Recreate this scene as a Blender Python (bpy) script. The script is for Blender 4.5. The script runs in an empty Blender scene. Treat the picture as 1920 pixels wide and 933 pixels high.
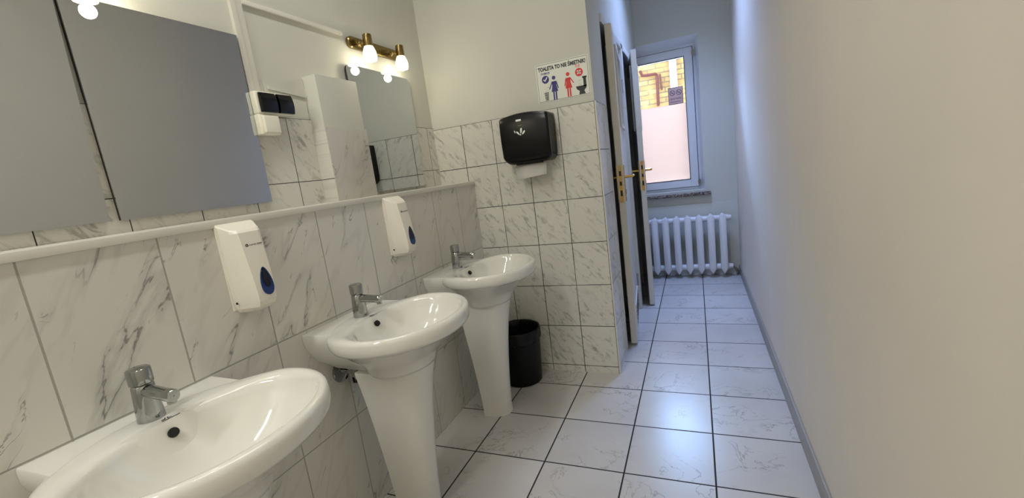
import bpy, bmesh, math, random
from math import sin, cos, pi, radians
from mathutils import Vector, Matrix

random.seed(4)
SC = bpy.context.scene
COL = SC.collection

# ------------------------------------------------------------------ camera
FPX = 823.83
cam_d = bpy.data.cameras.new('camera')
cam_d.sensor_fit = 'HORIZONTAL'
cam_d.sensor_width = 36.0
cam_d.lens = 36.0 * FPX / 1920.0
cam_d.clip_start = 0.02
cam = bpy.data.objects.new('camera', cam_d)
COL.objects.link(cam)
cam.matrix_world = (Matrix.Translation((0, 0, 1.235)) @ Matrix.Rotation(0.4104, 4, 'Z')
                    @ Matrix.Rotation(pi / 2 - 0.1733, 4, 'X') @ Matrix.Rotation(-0.1311, 4, 'Z'))
SC.camera = cam

# ------------------------------------------------------------------ colour management, world, lights
SC.view_settings.view_transform = 'Standard'
SC.view_settings.look = 'None'
SC.view_settings.gamma = 1.0
SC.view_settings.use_curve_mapping = False
SC.view_settings.exposure = 0.08
SC.cycles.use_denoising = True
SC.cycles.max_bounces = 12
SC.cycles.diffuse_bounces = 6
SC.cycles.sample_clamp_indirect = 6.0
SC.cycles.caustics_reflective = False
SC.cycles.caustics_refractive = False

world = bpy.data.worlds.new('sky')
SC.world = world
world.use_nodes = True
bg = world.node_tree.nodes['Background']
bg.inputs[0].default_value = (0.34, 0.56, 1.0, 1)
bg.inputs[1].default_value = 75.0

def light(name, kind, loc, energy, color, rot=(0, 0, 0), **kw):
    d = bpy.data.lights.new(name, kind)
    d.energy = energy
    d.color = color
    for k, v in kw.items():
        setattr(d, k, v)
    o = bpy.data.objects.new(name, d)
    o.location = loc
    o.rotation_euler = rot
    COL.objects.link(o)
    return o

light('sun', 'SUN', (0, 6, 8), 3.0, (1.0, 0.86, 0.66), (radians(42), 0, radians(-20)), angle=radians(1))
# ceiling tubes of the washroom (behind and above the camera)
light('ceiling_tube_front', 'AREA', (-0.90, 0.95, 2.93), 9.0, (1.0, 0.985, 0.94), (0, 0, radians(90)), shape='RECTANGLE', size=1.2, size_y=0.10)
light('ceiling_tube_back', 'AREA', (-0.90, -0.85, 2.93), 27.0, (1.0, 0.985, 0.94), (0, 0, radians(90)), shape='RECTANGLE', size=1.2, size_y=0.10)
light('corridor_blue_fill', 'AREA', (-0.06, 3.60, 2.96), 14.0, (0.33, 0.49, 1.0), (0, 0, radians(90)), shape='RECTANGLE', size=0.6, size_y=0.25, spread=radians(96))  # unseen fill light, added to bring cool blue to the corridor end
pt = light('window_portal', 'AREA', (-0.24, 4.78, 1.5), 1.0, (1, 1, 1), (radians(-90), 0, 0), shape='RECTANGLE', size=0.7, size_y=1.4)
pt.data.cycles.is_portal = True

# ------------------------------------------------------------------ geometry constants
XL = -1.239     # face of the lower tiled wall
XU = -1.470     # face of the upper wall behind the shelf
XR = 0.347      # right wall
YB = 2.408      # tiled end wall
XP = -0.470     # side of the cubicle wall along the corridor
YF = 4.600      # window wall
ZC = 3.0
ZL = 1.207      # top of shelf
YN = -1.6       # wall behind the camera

# ------------------------------------------------------------------ material helpers
def lin(c):
    return tuple(((v / 255) / 12.92 if v / 255 <= 0.04045 else ((v / 255 + 0.055) / 1.055) ** 2.4) for v in c) + (1.0,)

class NT:
    def __init__(self, name):
        self.m = bpy.data.materials.new(name)
        self.m.use_nodes = True
        self.t = self.m.node_tree
        self.b = self.t.nodes['Principled BSDF']
        self.out = self.t.nodes['Material Output']
    def n(self, kind, **kw):
        o = self.t.nodes.new(kind)
        for k, v in kw.items():
            setattr(o, k, v)
        return o
    def l(self, a, b):
        self.t.links.new(a, b)
    def set(self, sock, v):
        if isinstance(v, (int, float, tuple, list)):
            sock.default_value = v
        else:
            self.l(v, sock)
    def M(self, op, a, b=0.0, c=0.0, clamp=False):
        o = self.n('ShaderNodeMath', operation=op, use_clamp=clamp)
        self.set(o.inputs[0], a)
        self.set(o.inputs[1], b)
        if len(o.inputs) > 2:
            self.set(o.inputs[2], c)
        return o.outputs[0]
    def mix(self, f, a, b):
        o = self.n('ShaderNodeMix', data_type='RGBA')
        self.set(o.inputs[0], f)
        self.set(o.inputs[6], a)
        self.set(o.inputs[7], b)
        return o.outputs[2]
    def smooth(self, v, a, b, lo=0.0, hi=1.0):
        o = self.n('ShaderNodeMapRange', interpolation_type='SMOOTHSTEP')
        self.set(o.inputs[0], v)
        self.set(o.inputs[1], a)
        self.set(o.inputs[2], b)
        self.set(o.inputs[3], lo)
        self.set(o.inputs[4], hi)
        return o.outputs[0]
    def pos(self):
        g = self.n('ShaderNodeNewGeometry')
        s = self.n('ShaderNodeSeparateXYZ')
        self.l(g.outputs['Position'], s.inputs[0])
        return s.outputs
    def vec(self, x, y, z):
        c = self.n('ShaderNodeCombineXYZ')
        for i, v in enumerate((x, y, z)):
            self.set(c.inputs[i], v)
        return c.outputs[0]
    def noise(self, vec, scale, detail=4.0, rough=0.5, dist=0.0):
        o = self.n('ShaderNodeTexNoise')
        self.l(vec, o.inputs['Vector'])
        o.inputs['Scale'].default_value = scale
        o.inputs['Detail'].default_value = detail
        o.inputs['Roughness'].default_value = rough
        o.inputs['Distortion'].default_value = dist
        return o.outputs[0]
    def bump(self, h, strength, dist):
        o = self.n('ShaderNodeBump')
        o.inputs['Strength'].default_value = strength
        o.inputs['Distance'].default_value = dist
        self.l(h, o.inputs['Height'])
        self.l(o.outputs[0], self.b.inputs['Normal'])

def plain(name, rgb, rough=0.5, metal=0.0, var=0.03, scale=12.0, bump=0.0, spec=None, coat=0.0):
    q = NT(name)
    tc = q.n('ShaderNodeTexCoord')
    nz = q.noise(tc.outputs['Object'], scale, 3)
    c = lin(rgb)
    d = tuple(v * (1 - var) for v in c[:3]) + (1,)
    e = tuple(min(1, v * (1 + var)) for v in c[:3]) + (1,)
    q.l(q.mix(nz, d, e), q.b.inputs['Base Color'])
    q.b.inputs['Roughness'].default_value = rough
    q.b.inputs['Metallic'].default_value = metal
    if spec is not None:
        q.b.inputs['Specular IOR Level'].default_value = spec
    if coat:
        q.b.inputs['Coat Weight'].default_value = coat
        q.b.inputs['Coat Roughness'].default_value = 0.05
    if bump:
        n2 = q.noise(tc.outputs['Object'], 60, 4)
        q.bump(n2, bump, 0.002)
    return q.m

def paint(name, rgb, bump=0.25, trowel=False):
    """emulsion-painted plaster: broad roller unevenness and fine stipple"""
    q = NT(name)
    g = q.n('ShaderNodeNewGeometry')
    a = q.noise(g.outputs['Position'], 1.6, 3)
    c = lin(rgb)
    q.l(q.mix(q.smooth(a, 0.35, 0.65), tuple(v * 0.965 for v in c[:3]) + (1,), c), q.b.inputs['Base Color'])
    q.b.inputs['Roughness'].default_value = 0.6
    q.b.inputs['Specular IOR Level'].default_value = 0.35
    b1 = q.noise(g.outputs['Position'], 130, 3)
    b2 = q.noise(g.outputs['Position'], 5, 2)
    h = q.M('ADD', q.M('MULTIPLY', b1, 0.25), b2)
    if trowel:      # long upright unevenness left by the plasterer
        P = q.pos()
        b3 = q.noise(q.vec(P[0], q.M('MULTIPLY', P[1], 3.2), q.M('MULTIPLY', P[2], 0.35)), 1.0, 3)
        h = q.M('ADD', h, q.M('MULTIPLY', b3, 5.0))
    q.bump(h, bump, 0.006)
    return q.m

def tiles(name, ua, va, uo, vo, up, vp, gw, base, dark, grout, style, rough=0.16, groutvar=0.0):
    q = NT(name)
    P = q.pos()
    idx = {'x': 0, 'y': 1, 'z': 2}
    u = P[idx[ua]]
    v = P[idx[va]]
    fu = q.M('DIVIDE', q.M('SUBTRACT', u, uo), up)
    fv = q.M('DIVIDE', q.M('SUBTRACT', v, vo), vp)
    cu = q.M('FLOOR', fu)
    cv = q.M('FLOOR', fv)
    eu = q.M('MULTIPLY', q.M('SUBTRACT', 0.5, q.M('ABSOLUTE', q.M('SUBTRACT', q.M('FRACT', fu), 0.5))), up)
    ev = q.M('MULTIPLY', q.M('SUBTRACT', 0.5, q.M('ABSOLUTE', q.M('SUBTRACT', q.M('FRACT', fv), 0.5))), vp)
    e = q.M('MINIMUM', eu, ev)
    gm = q.smooth(e, gw * 0.35, gw * 0.62, 1.0, 0.0)
    if style == 'calacatta':      # long thin dark veins climbing to the right
        ang, sa, sb = radians(56), 1.0, 3.6
    elif style == 'streak':       # short soft grey streaks falling to the right
        ang, sa, sb = radians(-48), 1.0, 2.6
    else:
        ang, sa, sb = radians(20), 1.0, 1.2
    a = q.M('ADD', q.M('MULTIPLY', u, cos(ang)), q.M('MULTIPLY', v, sin(ang)))
    b = q.M('ADD', q.M('MULTIPLY', u, -sin(ang)), q.M('MULTIPLY', v, cos(ang)))
    w = q.M('ADD', q.M('MULTIPLY', cu, 3.17), q.M('MULTIPLY', cv, 7.73))
    V = q.vec(q.M('MULTIPLY', a, sa), q.M('MULTIPLY', b, sb), w)
    if style == 'calacatta':
        n1 = q.noise(V, 2.1, 5, 0.52, 0.35)
        v1 = q.smooth(q.M('ABSOLUTE', q.M('SUBTRACT', n1, 0.5)), 0.0, 0.012, 1.0, 0.0)
        k1 = q.smooth(q.noise(V, 2.6, 2), 0.50, 0.64)
        n2 = q.noise(V, 3.6, 5, 0.55, 0.5)
        v2 = q.smooth(q.M('ABSOLUTE', q.M('SUBTRACT', n2, 0.47)), 0.0, 0.010, 1.0, 0.0)
        k2 = q.smooth(q.noise(V, 6.1, 2), 0.54, 0.66)
        soft = q.smooth(q.M('ABSOLUTE', q.M('SUBTRACT', n1, 0.5)), 0.0, 0.05, 0.22, 0.0)
        m = q.M('MAXIMUM', q.M('MULTIPLY', v1, k1), q.M('MULTIPLY', v2, k2))
        m = q.M('MAXIMUM', q.M('MULTIPLY', m, 0.70), q.M('MULTIPLY', soft, q.smooth(k1, 0.0, 1.0, 0.35, 1.0)))
    elif style == 'streak':
        n1 = q.noise(V, 15.0, 6, 0.68, 0.4)
        m = q.M('MULTIPLY', q.smooth(n1, 0.50, 0.66), 0.72)
        k = q.smooth(q.noise(V, 3.0, 2), 0.38, 0.62, 0.35, 1.0)
        m = q.M('MULTIPLY', m, k)
    else:
        n1 = q.noise(V, 5.0, 5, 0.6, 1.2)
        v1 = q.smooth(q.M('ABSOLUTE', q.M('SUBTRACT', n1, 0.5)), 0.0, 0.02, 1.0, 0.0)
        k = q.smooth(q.noise(V, 4.0, 2), 0.44, 0.60)
        cl = q.smooth(q.noise(V, 2.2, 4), 0.35, 0.7, 0.0, 0.16)
        m = q.M('MAXIMUM', q.M('MULTIPLY', q.M('MULTIPLY', v1, k), 0.60), cl)
    wn = q.n('ShaderNodeTexWhiteNoise', noise_dimensions='1D')
    q.l(w, wn.inputs['W'])
    tone = q.M('MULTIPLY', q.M('SUBTRACT', wn.outputs[0], 0.5), 0.05)
    hsv = q.n('ShaderNodeHueSaturation')
    q.l(q.M('ADD', 1.0, tone), hsv.inputs['Value'])
    q.l(q.mix(m, lin(base), lin(dark)), hsv.inputs['Color'])
    if groutvar:
        g = q.n('ShaderNodeNewGeometry')
        gn = q.smooth(q.noise(g.outputs['Position'], 5, 2), 0.50, 0.62)
        gcol = q.mix(q.M('MULTIPLY', gn, groutvar), lin(grout), lin((170, 168, 158)))
    else:
        gcol = lin(grout)
    q.l(q.mix(gm, hsv.outputs[0], gcol), q.b.inputs['Base Color'])
    q.l(q.smooth(gm, 0, 1, rough, 0.8), q.b.inputs['Roughness'])
    hh = q.M('SUBTRACT', 1.0, gm)
    q.bump(hh, 0.5, 0.0012)
    return q.m

M = {}
M['wall'] = paint('painted_plaster', (206, 206, 196))
M['wall_r'] = paint('painted_plaster_warm', (224, 216, 204), 0.35, True)
M['ceil'] = paint('ceiling_paint', (232, 230, 224))
M['tile_big'] = tiles('veined_marble_tile', 'y', 'z', 0.407, 0.0, 0.2525, 0.4, 0.0042, (212, 210, 203), (84, 82, 78), (160, 158, 150), 'calacatta')
M['tile_upper'] = tiles('streaked_tile_side', 'y', 'z', 1.328, 0.303 + 1.0, 0.2, 0.25, 0.003, (212, 210, 202), (140, 139, 134), (52, 50, 46), 'streak')
M['tile_end'] = tiles('streaked_tile_end', 'x', 'z', -0.470, 1.5402, 0.2, 0.2497, 0.0040, (214, 212, 203), (143, 142, 136), (38, 36, 33), 'streak', groutvar=0.35)
M['tile_side'] = tiles('streaked_tile_corridor', 'y', 'z', 2.408, 1.5402, 0.2, 0.2497, 0.0034, (214, 212, 203), (143, 142, 136), (60, 58, 54), 'streak', groutvar=0.3)
M['floor'] = tiles('floor_tile', 'x', 'y', 0.0096, 3.229, 0.3351, 0.3321, 0.0066, (203, 200, 196), (112, 109, 106), (30, 28, 26), 'floor', rough=0.28)
M['trimstrip'] = plain('white_tile_trim', (214, 212, 202), 0.3)
M['base'] = plain('grey_baseboard', (150, 146, 140), 0.45, var=0.08, scale=20)
M['ceramic'] = plain('white_ceramic', (226, 225, 218), 0.07, var=0.01, coat=0.6)
M['chrome'] = plain('chrome', (168, 170, 170), 0.08, 1.0, var=0.02)
M['chrome_dull'] = plain('brushed_chrome', (170, 168, 164), 0.28, 1.0, var=0.05, scale=40)
M['black_matt'] = plain('matt_black_plastic', (6, 6, 7), 0.4, var=0.1, spec=0.25)
M['black'] = plain('black_plastic', (7, 7, 8), 0.24, var=0.1, spec=0.3)
M['black_gloss'] = plain('glossy_black', (8, 8, 9), 0.08, var=0.1)
M['black_soft'] = plain('black_bag_plastic', (10, 10, 12), 0.42, var=0.25, scale=25, bump=0.5, spec=0.3)
M['hole'] = plain('dark_opening', (6, 6, 6), 0.7)
M['plastic'] = plain('white_plastic', (232, 228, 216), 0.28, var=0.01)
M['trunking'] = plain('white_trunking', (220, 218, 208), 0.35, var=0.01)
M['socket'] = plain('ivory_plastic', (240, 238, 222), 0.3, var=0.01)
M['navy'] = plain('translucent_blue', (18, 50, 110), 0.12, var=0.15)
M['navy_dark'] = plain('dark_blue', (6, 10, 30), 0.1, var=0.1)
M['print'] = plain('dark_print', (34, 33, 30), 0.5)
M['greyprint'] = plain('grey_print', (120, 118, 110), 0.5)
M['white'] = plain('white_print', (236, 236, 232), 0.5, var=0.01)
M['paper'] = plain('tissue_paper', (234, 232, 226), 0.85, var=0.02, bump=0.15)
M['sheet'] = plain('laminated_sheet', (226, 228, 218), 0.35, var=0.01)
M['ink_black'] = plain('black_ink', (22, 20, 22), 0.4)
M['ink_blue'] = plain('blue_ink', (40, 38, 120), 0.4)
M['ink_red'] = plain('red_ink', (214, 38, 36), 0.4)
M['door'] = plain('door_gloss_paint', (214, 212, 204), 0.3, var=0.02, scale=5)
M['door_edge'] = plain('door_edge_paint', (226, 220, 204), 0.4, var=0.05, scale=15)
M['dark_frame'] = plain('dark_gap_paint', (70, 62, 56), 0.6, var=0.1)
M['brass'] = plain('polished_brass', (196, 160, 92), 0.25, 1.0, var=0.05)
M['bronze'] = plain('antique_brass', (142, 122, 78), 0.27, 1.0, var=0.18, scale=60)
M['upvc'] = plain('white_upvc', (222, 224, 228), 0.25, var=0.01)
M['rubber'] = plain('grey_gasket', (70, 72, 80), 0.6)
M['radiator'] = plain('radiator_enamel', (222, 222, 224), 0.3, var=0.02, scale=20)
M['pipe'] = plain('rusty_pipe_paint', (132, 112, 92), 0.6, var=0.3, scale=30)
M['board'] = plain('mirror_backing_board', (50, 42, 36), 0.8, var=0.1)
M['downpipe'] = plain('grey_white_downpipe', (86, 80, 72), 0.6, spec=0.0)
M['copper'] = plain('rusty_gas_pipe', (46, 20, 14), 0.7, var=0.2, spec=0.0)

def mk_mirror():
    q = NT('silvered_glass')
    q.b.inputs['Base Color'].default_value = lin((202, 207, 212))
    q.b.inputs['Metallic'].default_value = 1.0
    tc = q.n('ShaderNodeTexCoord')
    r = q.noise(tc.outputs['Object'], 4, 4)
    q.l(q.smooth(r, 0.3, 0.8, 0.015, 0.05), q.b.inputs['Roughness'])
    return q.m
M['mirror'] = mk_mirror()

def mk_clear():
    q = NT('clear_glass')
    tr = q.n('ShaderNodeBsdfTransparent')
    gl = q.n('ShaderNodeBsdfGlossy')
    gl.inputs['Roughness'].default_value = 0.02
    fr = q.n('ShaderNodeFresnel')
    fr.inputs[0].default_value = 1.45
    mx = q.n('ShaderNodeMixShader')
    tr.inputs[0].default_value = (0.95, 0.96, 0.96, 1)
    q.l(fr.outputs[0], mx.inputs[0])
    q.l(tr.outputs[0], mx.inputs[1])
    q.l(gl.outputs[0], mx.inputs[2])
    q.l(mx.outputs[0], q.out.inputs[0])
    return q.m
M['clear'] = mk_clear()

def mk_frost(name, tint, gloss=0.08):
    q = NT(name)
    tl = q.n('ShaderNodeBsdfTranslucent')
    tl.inputs[0].default_value = tint
    gl = q.n('ShaderNodeBsdfGlossy')
    gl.inputs['Roughness'].default_value = 0.15
    mx = q.n('ShaderNodeMixShader')
    mx.inputs[0].default_value = gloss
    q.l(tl.outputs[0], mx.inputs[1])
    q.l(gl.outputs[0], mx.inputs[2])
    q.l(mx.outputs[0], q.out.inputs[0])
    return q.m
M['frost'] = mk_frost('frosted_film', (0.355, 0.258, 0.200, 1))
M['door_glass'] = plain('obscure_door_glass', (206, 206, 208), 0.12, var=0.05, scale=40, bump=0.6)

def mk_granite():
    q = NT('speckled_granite')
    tc = q.n('ShaderNodeTexCoord')
    vo = q.n('ShaderNodeTexVoronoi')
    vo.inputs['Scale'].default_value = 160
    q.l(tc.outputs['Object'], vo.inputs['Vector'])
    f = q.noise(tc.outputs['Object'], 120, 2)
    q.l(q.mix(q.smooth(f, 0.42, 0.58), lin((58, 48, 44)), lin((150, 140, 134))), q.b.inputs['Base Color'])
    q.b.inputs['Roughness'].default_value = 0.2
    return q.m
M['granite'] = mk_granite()

def mk_brick():
    q = NT('yellow_brick')
    g = q.n('ShaderNodeNewGeometry')
    s = q.n('ShaderNodeSeparateXYZ')
    q.l(g.outputs['Position'], s.inputs[0])
    v = q.vec(s.outputs[0], s.outputs[2], 0.0)
    b = q.n('ShaderNodeTexBrick')
    q.l(v, b.inputs['Vector'])
    b.inputs['Color1'].default_value = lin((88, 60, 30))
    b.inputs['Color2'].default_value = lin((76, 50, 23))
    b.inputs['Mortar'].default_value = lin((56, 40, 24))
    b.inputs['Scale'].default_value = 1.0
    b.inputs['Mortar Size'].default_value = 0.009
    b.inputs['Brick Width'].default_value = 0.26
    b.inputs['Row Height'].default_value = 0.078
    nz = q.noise(v, 6, 4)
    q.l(q.mix(q.smooth(nz, 0.45, 0.75, 0.0, 0.5), b.outputs[0], lin((94, 66, 34))), q.b.inputs['Base Color'])
    q.b.inputs['Roughness'].default_value = 0.9
    q.b.inputs['Specular IOR Level'].default_value = 0.0
    return q.m
M['brick'] = mk_brick()

M['pave'] = plain('grey_paving', (120, 116, 110), 0.9, var=0.15)
def mk_shade():
    q = NT('lit_opal_glass')
    q.b.inputs['Base Color'].default_value = lin((250, 244, 226))
    q.b.inputs['Roughness'].default_value = 0.2
    q.b.inputs['Emission Color'].default_value = (1.0, 0.90, 0.70, 1)
    q.b.inputs['Emission Strength'].default_value = 3.0
    return q.m
M['shade'] = mk_shade()

# ------------------------------------------------------------------ mesh helpers
def link(name, bm, mat, parent=None, smooth=False, mats=None, norm=True, ang=38):
    me = bpy.data.meshes.new(name)
    if norm:
        bmesh.ops.recalc_face_normals(bm, faces=bm.faces)
    bm.to_mesh(me)
    bm.free()
    for m in (mats or [mat]):
        me.materials.append(m)
    o = bpy.data.objects.new(name, me)
    COL.objects.link(o)
    if parent is not None:
        o.parent = parent
        o.matrix_parent_inverse = Matrix.Translation(-Vector(parent.location)) if parent.rotation_euler.z == 0 else (Matrix.Translation(parent.location) @ parent.rotation_euler.to_matrix().to_4x4()).inverted()
    if smooth:
        for p in me.polygons:
            p.use_smooth = True
        if smooth != 'all':
            try:
                me.set_sharp_from_angle(angle=radians(ang))
            except Exception:
                pass
    return o

def tag(o, label, cat, group=None, kind=None):
    o['label'] = label
    o['category'] = cat
    if group:
        o['group'] = group
    if kind:
        o['kind'] = kind
    return o

def thing(name, loc, label, cat, group=None, kind=None):
    o = bpy.data.objects.new(name, None)
    o.empty_display_size = 0.05
    o.location = loc
    COL.objects.link(o)
    return tag(o, label, cat, group, kind)

def struct(o, label=None):
    o['kind'] = 'structure'
    if label:
        o['label'] = label
    return o

def box(bm, x0, x1, y0, y1, z0, z1, bevel=0.0, seg=2):
    vs = [bm.verts.new(p) for p in ((x0, y0, z0), (x1, y0, z0), (x1, y1, z0), (x0, y1, z0), (x0, y0, z1), (x1, y0, z1), (x1, y1, z1), (x0, y1, z1))]
    fs = [bm.faces.new([vs[i] for i in f]) for f in ((3, 2, 1, 0), (4, 5, 6, 7), (0, 1, 5, 4), (1, 2, 6, 5), (2, 3, 7, 6), (3, 0, 4, 7))]
    if bevel:
        es = {e for f in fs for e in f.edges}
        bmesh.ops.bevel(bm, geom=list(es), offset=bevel, segments=seg, affect='EDGES', profile=0.6)
    return vs

def nb():
    return bmesh.new()

def bx(name, mat, parent, *a, **k):
    bm = nb()
    box(bm, *a, **k)
    return link(name, bm, mat, parent, smooth=bool(k.get('bevel')))

def loft(bm, rings, cap0=True, cap1=True):
    R = [[bm.verts.new(p) for p in r] for r in rings]
    n = len(R[0])
    for a, b in zip(R[:-1], R[1:]):
        for i in range(n):
            j = (i + 1) % n
            bm.faces.new((a[i], a[j], b[j], b[i]))
    if cap0:
        bm.faces.new(list(reversed(R[0])))
    if cap1:
        bm.faces.new(R[-1])
    return R

def frame_of(d):
    d = Vector(d).normalized()
    up = Vector((0, 0, 1)) if abs(d.z) < 0.95 else Vector((0, 1, 0))
    a = d.cross(up).normalized()
    return d, a, d.cross(a).normalized()

def tube(bm, p0, p1, r0, r1=None, n=20, cap=True):
    p0, p1 = Vector(p0), Vector(p1)
    r1 = r0 if r1 is None else r1
    d, a, b = frame_of(p1 - p0)
    rings = [[p + (a * cos(2 * pi * i / n) + b * sin(2 * pi * i / n)) * r for i in range(n)] for p, r in ((p0, r0), (p1, r1))]
    loft(bm, rings, cap, cap)

def lathe(bm, origin, d, prof, n=28, cap0=True, cap1=True):
    """prof: (distance along d, radius)"""
    origin = Vector(origin)
    d, a, b = frame_of(d)
    rings = [[origin + d * t + (a * cos(2 * pi * i / n) + b * sin(2 * pi * i / n)) * max(r, 1e-4) for i in range(n)] for t, r in prof]
    loft(bm, rings, cap0, cap1)

def path_tube(bm, pts, r, n=10):
    pts = [Vector(p) for p in pts]
    rings = []
    for k, p in enumerate(pts):
        d = (pts[min(k + 1, len(pts) - 1)] - pts[max(k - 1, 0)])
        d, a, b = frame_of(d)
        rings.append([p + (a * cos(2 * pi * i / n) + b * sin(2 * pi * i / n)) * r for i in range(n)])
    loft(bm, rings)

def poly_prism(bm, pts2, to3, t):
    """pts2: outline; to3(u, v, d) maps to the world; t: thickness"""
    a = [bm.verts.new(to3(u, v, 0)) for u, v in pts2]
    b = [bm.verts.new(to3(u, v, t)) for u, v in pts2]
    n = len(a)
    bm.faces.new(a)
    bm.faces.new(list(reversed(b)))
    for i in range(n):
        j = (i + 1) % n
        bm.faces.new((a[i], b[i], b[j], a[j]))

def circ(cx, cy, r, n=28, ry=None):
    return [(cx + r * cos(2 * pi * i / n), cy + (ry or r) * sin(2 * pi * i / n)) for i in range(n)]

def seg2(x0, y0, x1, y1, w):
    dx, dy = x1 - x0, y1 - y0
    L = math.hypot(dx, dy)
    nx, ny = -dy / L * w / 2, dx / L * w / 2
    return [(x0 + nx, y0 + ny), (x1 + nx, y1 + ny), (x1 - nx, y1 - ny), (x0 - nx, y0 - ny)]

def text_mesh(name, body, size_h, width, mat, parent, M4, bold=0.0, thick=0.0002, spacing=1.0):
    """lettering fitted to width x size_h, lower left corner at the origin of M4"""
    cu = bpy.data.curves.new(name, 'FONT')
    cu.body = body
    cu.size = 1.0
    cu.offset = bold
    cu.space_character = spacing
    cu.extrude = 0.0
    cu.resolution_u = 3
    tmp = bpy.data.objects.new(name, cu)
    COL.objects.link(tmp)
    bpy.context.view_layer.update()
    dg = bpy.context.evaluated_depsgraph_get()
    me = bpy.data.meshes.new_from_object(tmp.evaluated_get(dg))
    bpy.data.objects.remove(tmp)
    xs = [v.co.x for v in me.vertices]
    ys = [v.co.y for v in me.vertices]
    sx = width / (max(xs) - min(xs))
    sy = size_h / (max(ys) - min(ys))
    x0, y0 = min(xs), min(ys)
    for v in me.vertices:
        v.co = M4 @ Vector(((v.co.x - x0) * sx, (v.co.y - y0) * sy, 0))
    me.materials.clear()
    me.materials.append(mat)
    o = bpy.data.objects.new(name, me)
    COL.objects.link(o)
    if parent is not None:
        o.parent = parent
        o.matrix_parent_inverse = Matrix.Translation(-Vector(parent.location))
    return o

def basis(o, ex, ey):
    ex, ey = Vector(ex).normalized(), Vector(ey).normalized()
    ez = ex.cross(ey)
    m = Matrix((ex, ey, ez)).transposed().to_4x4()
    m.translation = Vector(o)
    return m

# ================================================================== THE ROOM
bm = nb(); box(bm, -1.9, 0.6, YN - 0.1, 4.75, -0.1, 0.0)
struct(link('floor', bm, M['floor']), 'pale marbled floor tiles with dark grout running down the corridor')
bm = nb(); box(bm, -1.9, 0.6, YN - 0.1, 4.9, ZC, ZC + 0.1)
struct(link('ceiling', bm, M['ceil']), 'plain white ceiling')
bm = nb(); box(bm, XR, XR + 0.15, YN - 0.1, 4.9, 0, ZC)
struct(link('wall_right', bm, M['wall_r']), 'long plain off-white wall on the right')
bm = nb(); box(bm, -1.9, 0.6, YN - 0.1, YN, 0, ZC)
struct(link('wall_near', bm, M['wall']), 'plain wall behind the camera')

# upper left wall: plaster above, one band of streaked tile above the shelf
bm = nb(); box(bm, XU - 0.15, XU, YN, 4.9, 0, ZC)
wl = struct(link('wall_left', bm, M['wall']), 'off-white upper wall behind mirrors and shelf')
bx('tile_band', M['tile_upper'], wl, XU - 0.002, XU + 0.006, YN, YB, ZL - 0.02, 1.553)

# lower tiled wall that carries the shelf
bm = nb(); box(bm, XU - 0.01, XL, YN, YB, 0, 1.197)
struct(link('wall_left_lower', bm, M['tile_big']), 'lower left wall of large white marbled tiles')
bm = nb()
box(bm, XU, XL + 0.006, YN, YB - 0.001, 1.187, ZL, bevel=0.002)
struct(link('trim_1', bm, M['trimstrip'], smooth=True), 'white shelf strip along the top of the marbled tiles')

# boxed pipe chase standing on the shelf
CX, CY0, CY1, CZ = -1.398, 1.455, 1.697, 1.724
bm = nb(); box(bm, XU - 0.002, CX, CY0, CY1, ZL, CZ, bevel=0.003)
wc = struct(link('wall_boxing', bm, M['wall'], smooth=True), 'short boxed-in projection on the shelf between two mirrors')
M['tile_chase'] = tiles('veined_tile_chase', 'y', 'z', 1.2, 1.513, 0.6, 0.5, 0.002, (200, 197, 190), (100, 98, 94), (150, 148, 140), 'calacatta')
bx('tile_cladding', M['tile_chase'], wc, CX - 0.004, CX + 0.006, CY0 - 0.004, CY1 + 0.004, ZL, 1.512, bevel=0.001)
bx('tile_cladding', M['tile_upper'], wc, XU, CX + 0.004, CY0 - 0.006, CY0 + 0.004, ZL, 1.512, bevel=0.001)

# plaster repair patch above the sockets
bm = nb()
pts = [(1.262, 1.69), (1.30, 1.687), (1.36, 1.70), (1.452, 1.716), (1.455, 1.66), (1.447, 1.553), (1.262, 1.553)]
poly_prism(bm, pts, lambda u, v, d: (XU + d, u, v), 0.0045)
wp = struct(link('wall_patch', bm, M['wall']), 'raised plaster repair patch above the wall sockets')
bm = nb()
poly_prism(bm, [(1.275, 1.668), (1.446, 1.648), (1.447, 1.640), (1.275, 1.655)], lambda u, v, d: (XU + 0.006 + d, u, v), 0.005)
link('plaster_ridge', bm, M['wall'], wp)

# end wall
bm = nb(); box(bm, XU - 0.05, XP, YB, YB + 0.1, 0, ZC)
we = struct(link('wall_end', bm, M['wall']), 'end wall painted above, streaked tiles below')
bx('tile_cladding', M['tile_end'], we, XU, XP + 0.006, YB - 0.006, YB + 0.002, 0.0, 1.5402)
bx('corner_bead', M['trimstrip'], we, XP + 0.001, XP + 0.008, YB - 0.008, YB - 0.001, 0.0, 1.5402)

# corridor side wall with two door openings
D1 = (2.775, 3.555)
D2 = (3.640, 4.345)
HD = 2.03
XQ = XP - 0.10
bm = nb()
box(bm, XQ, XP, YB + 0.1, D1[0], 0, ZC)
box(bm, XQ, XP, D1[0], D1[1], HD, ZC)
box(bm, XQ, XP, D1[1], D2[0], 0, ZC)
box(bm, XQ, XP, D2[0], D2[1], HD, ZC)
box(bm, XQ, XP, D2[1], YF, 0, ZC)
wd = struct(link('wall_corridor', bm, M['wall']), 'corridor side wall holding the two cubicle doors')
bx('tile_cladding', M['tile_side'], wd, XP - 0.002, XP + 0.006, YB - 0.004, 2.700, 0.0, 1.5402)
# cubicle partition
bm = nb(); box(bm, XU, XQ, 3.57, 3.63, 0, ZC)
struct(link('wall_partition', bm, M['wall']), 'partition between the two cubicles')

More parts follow.
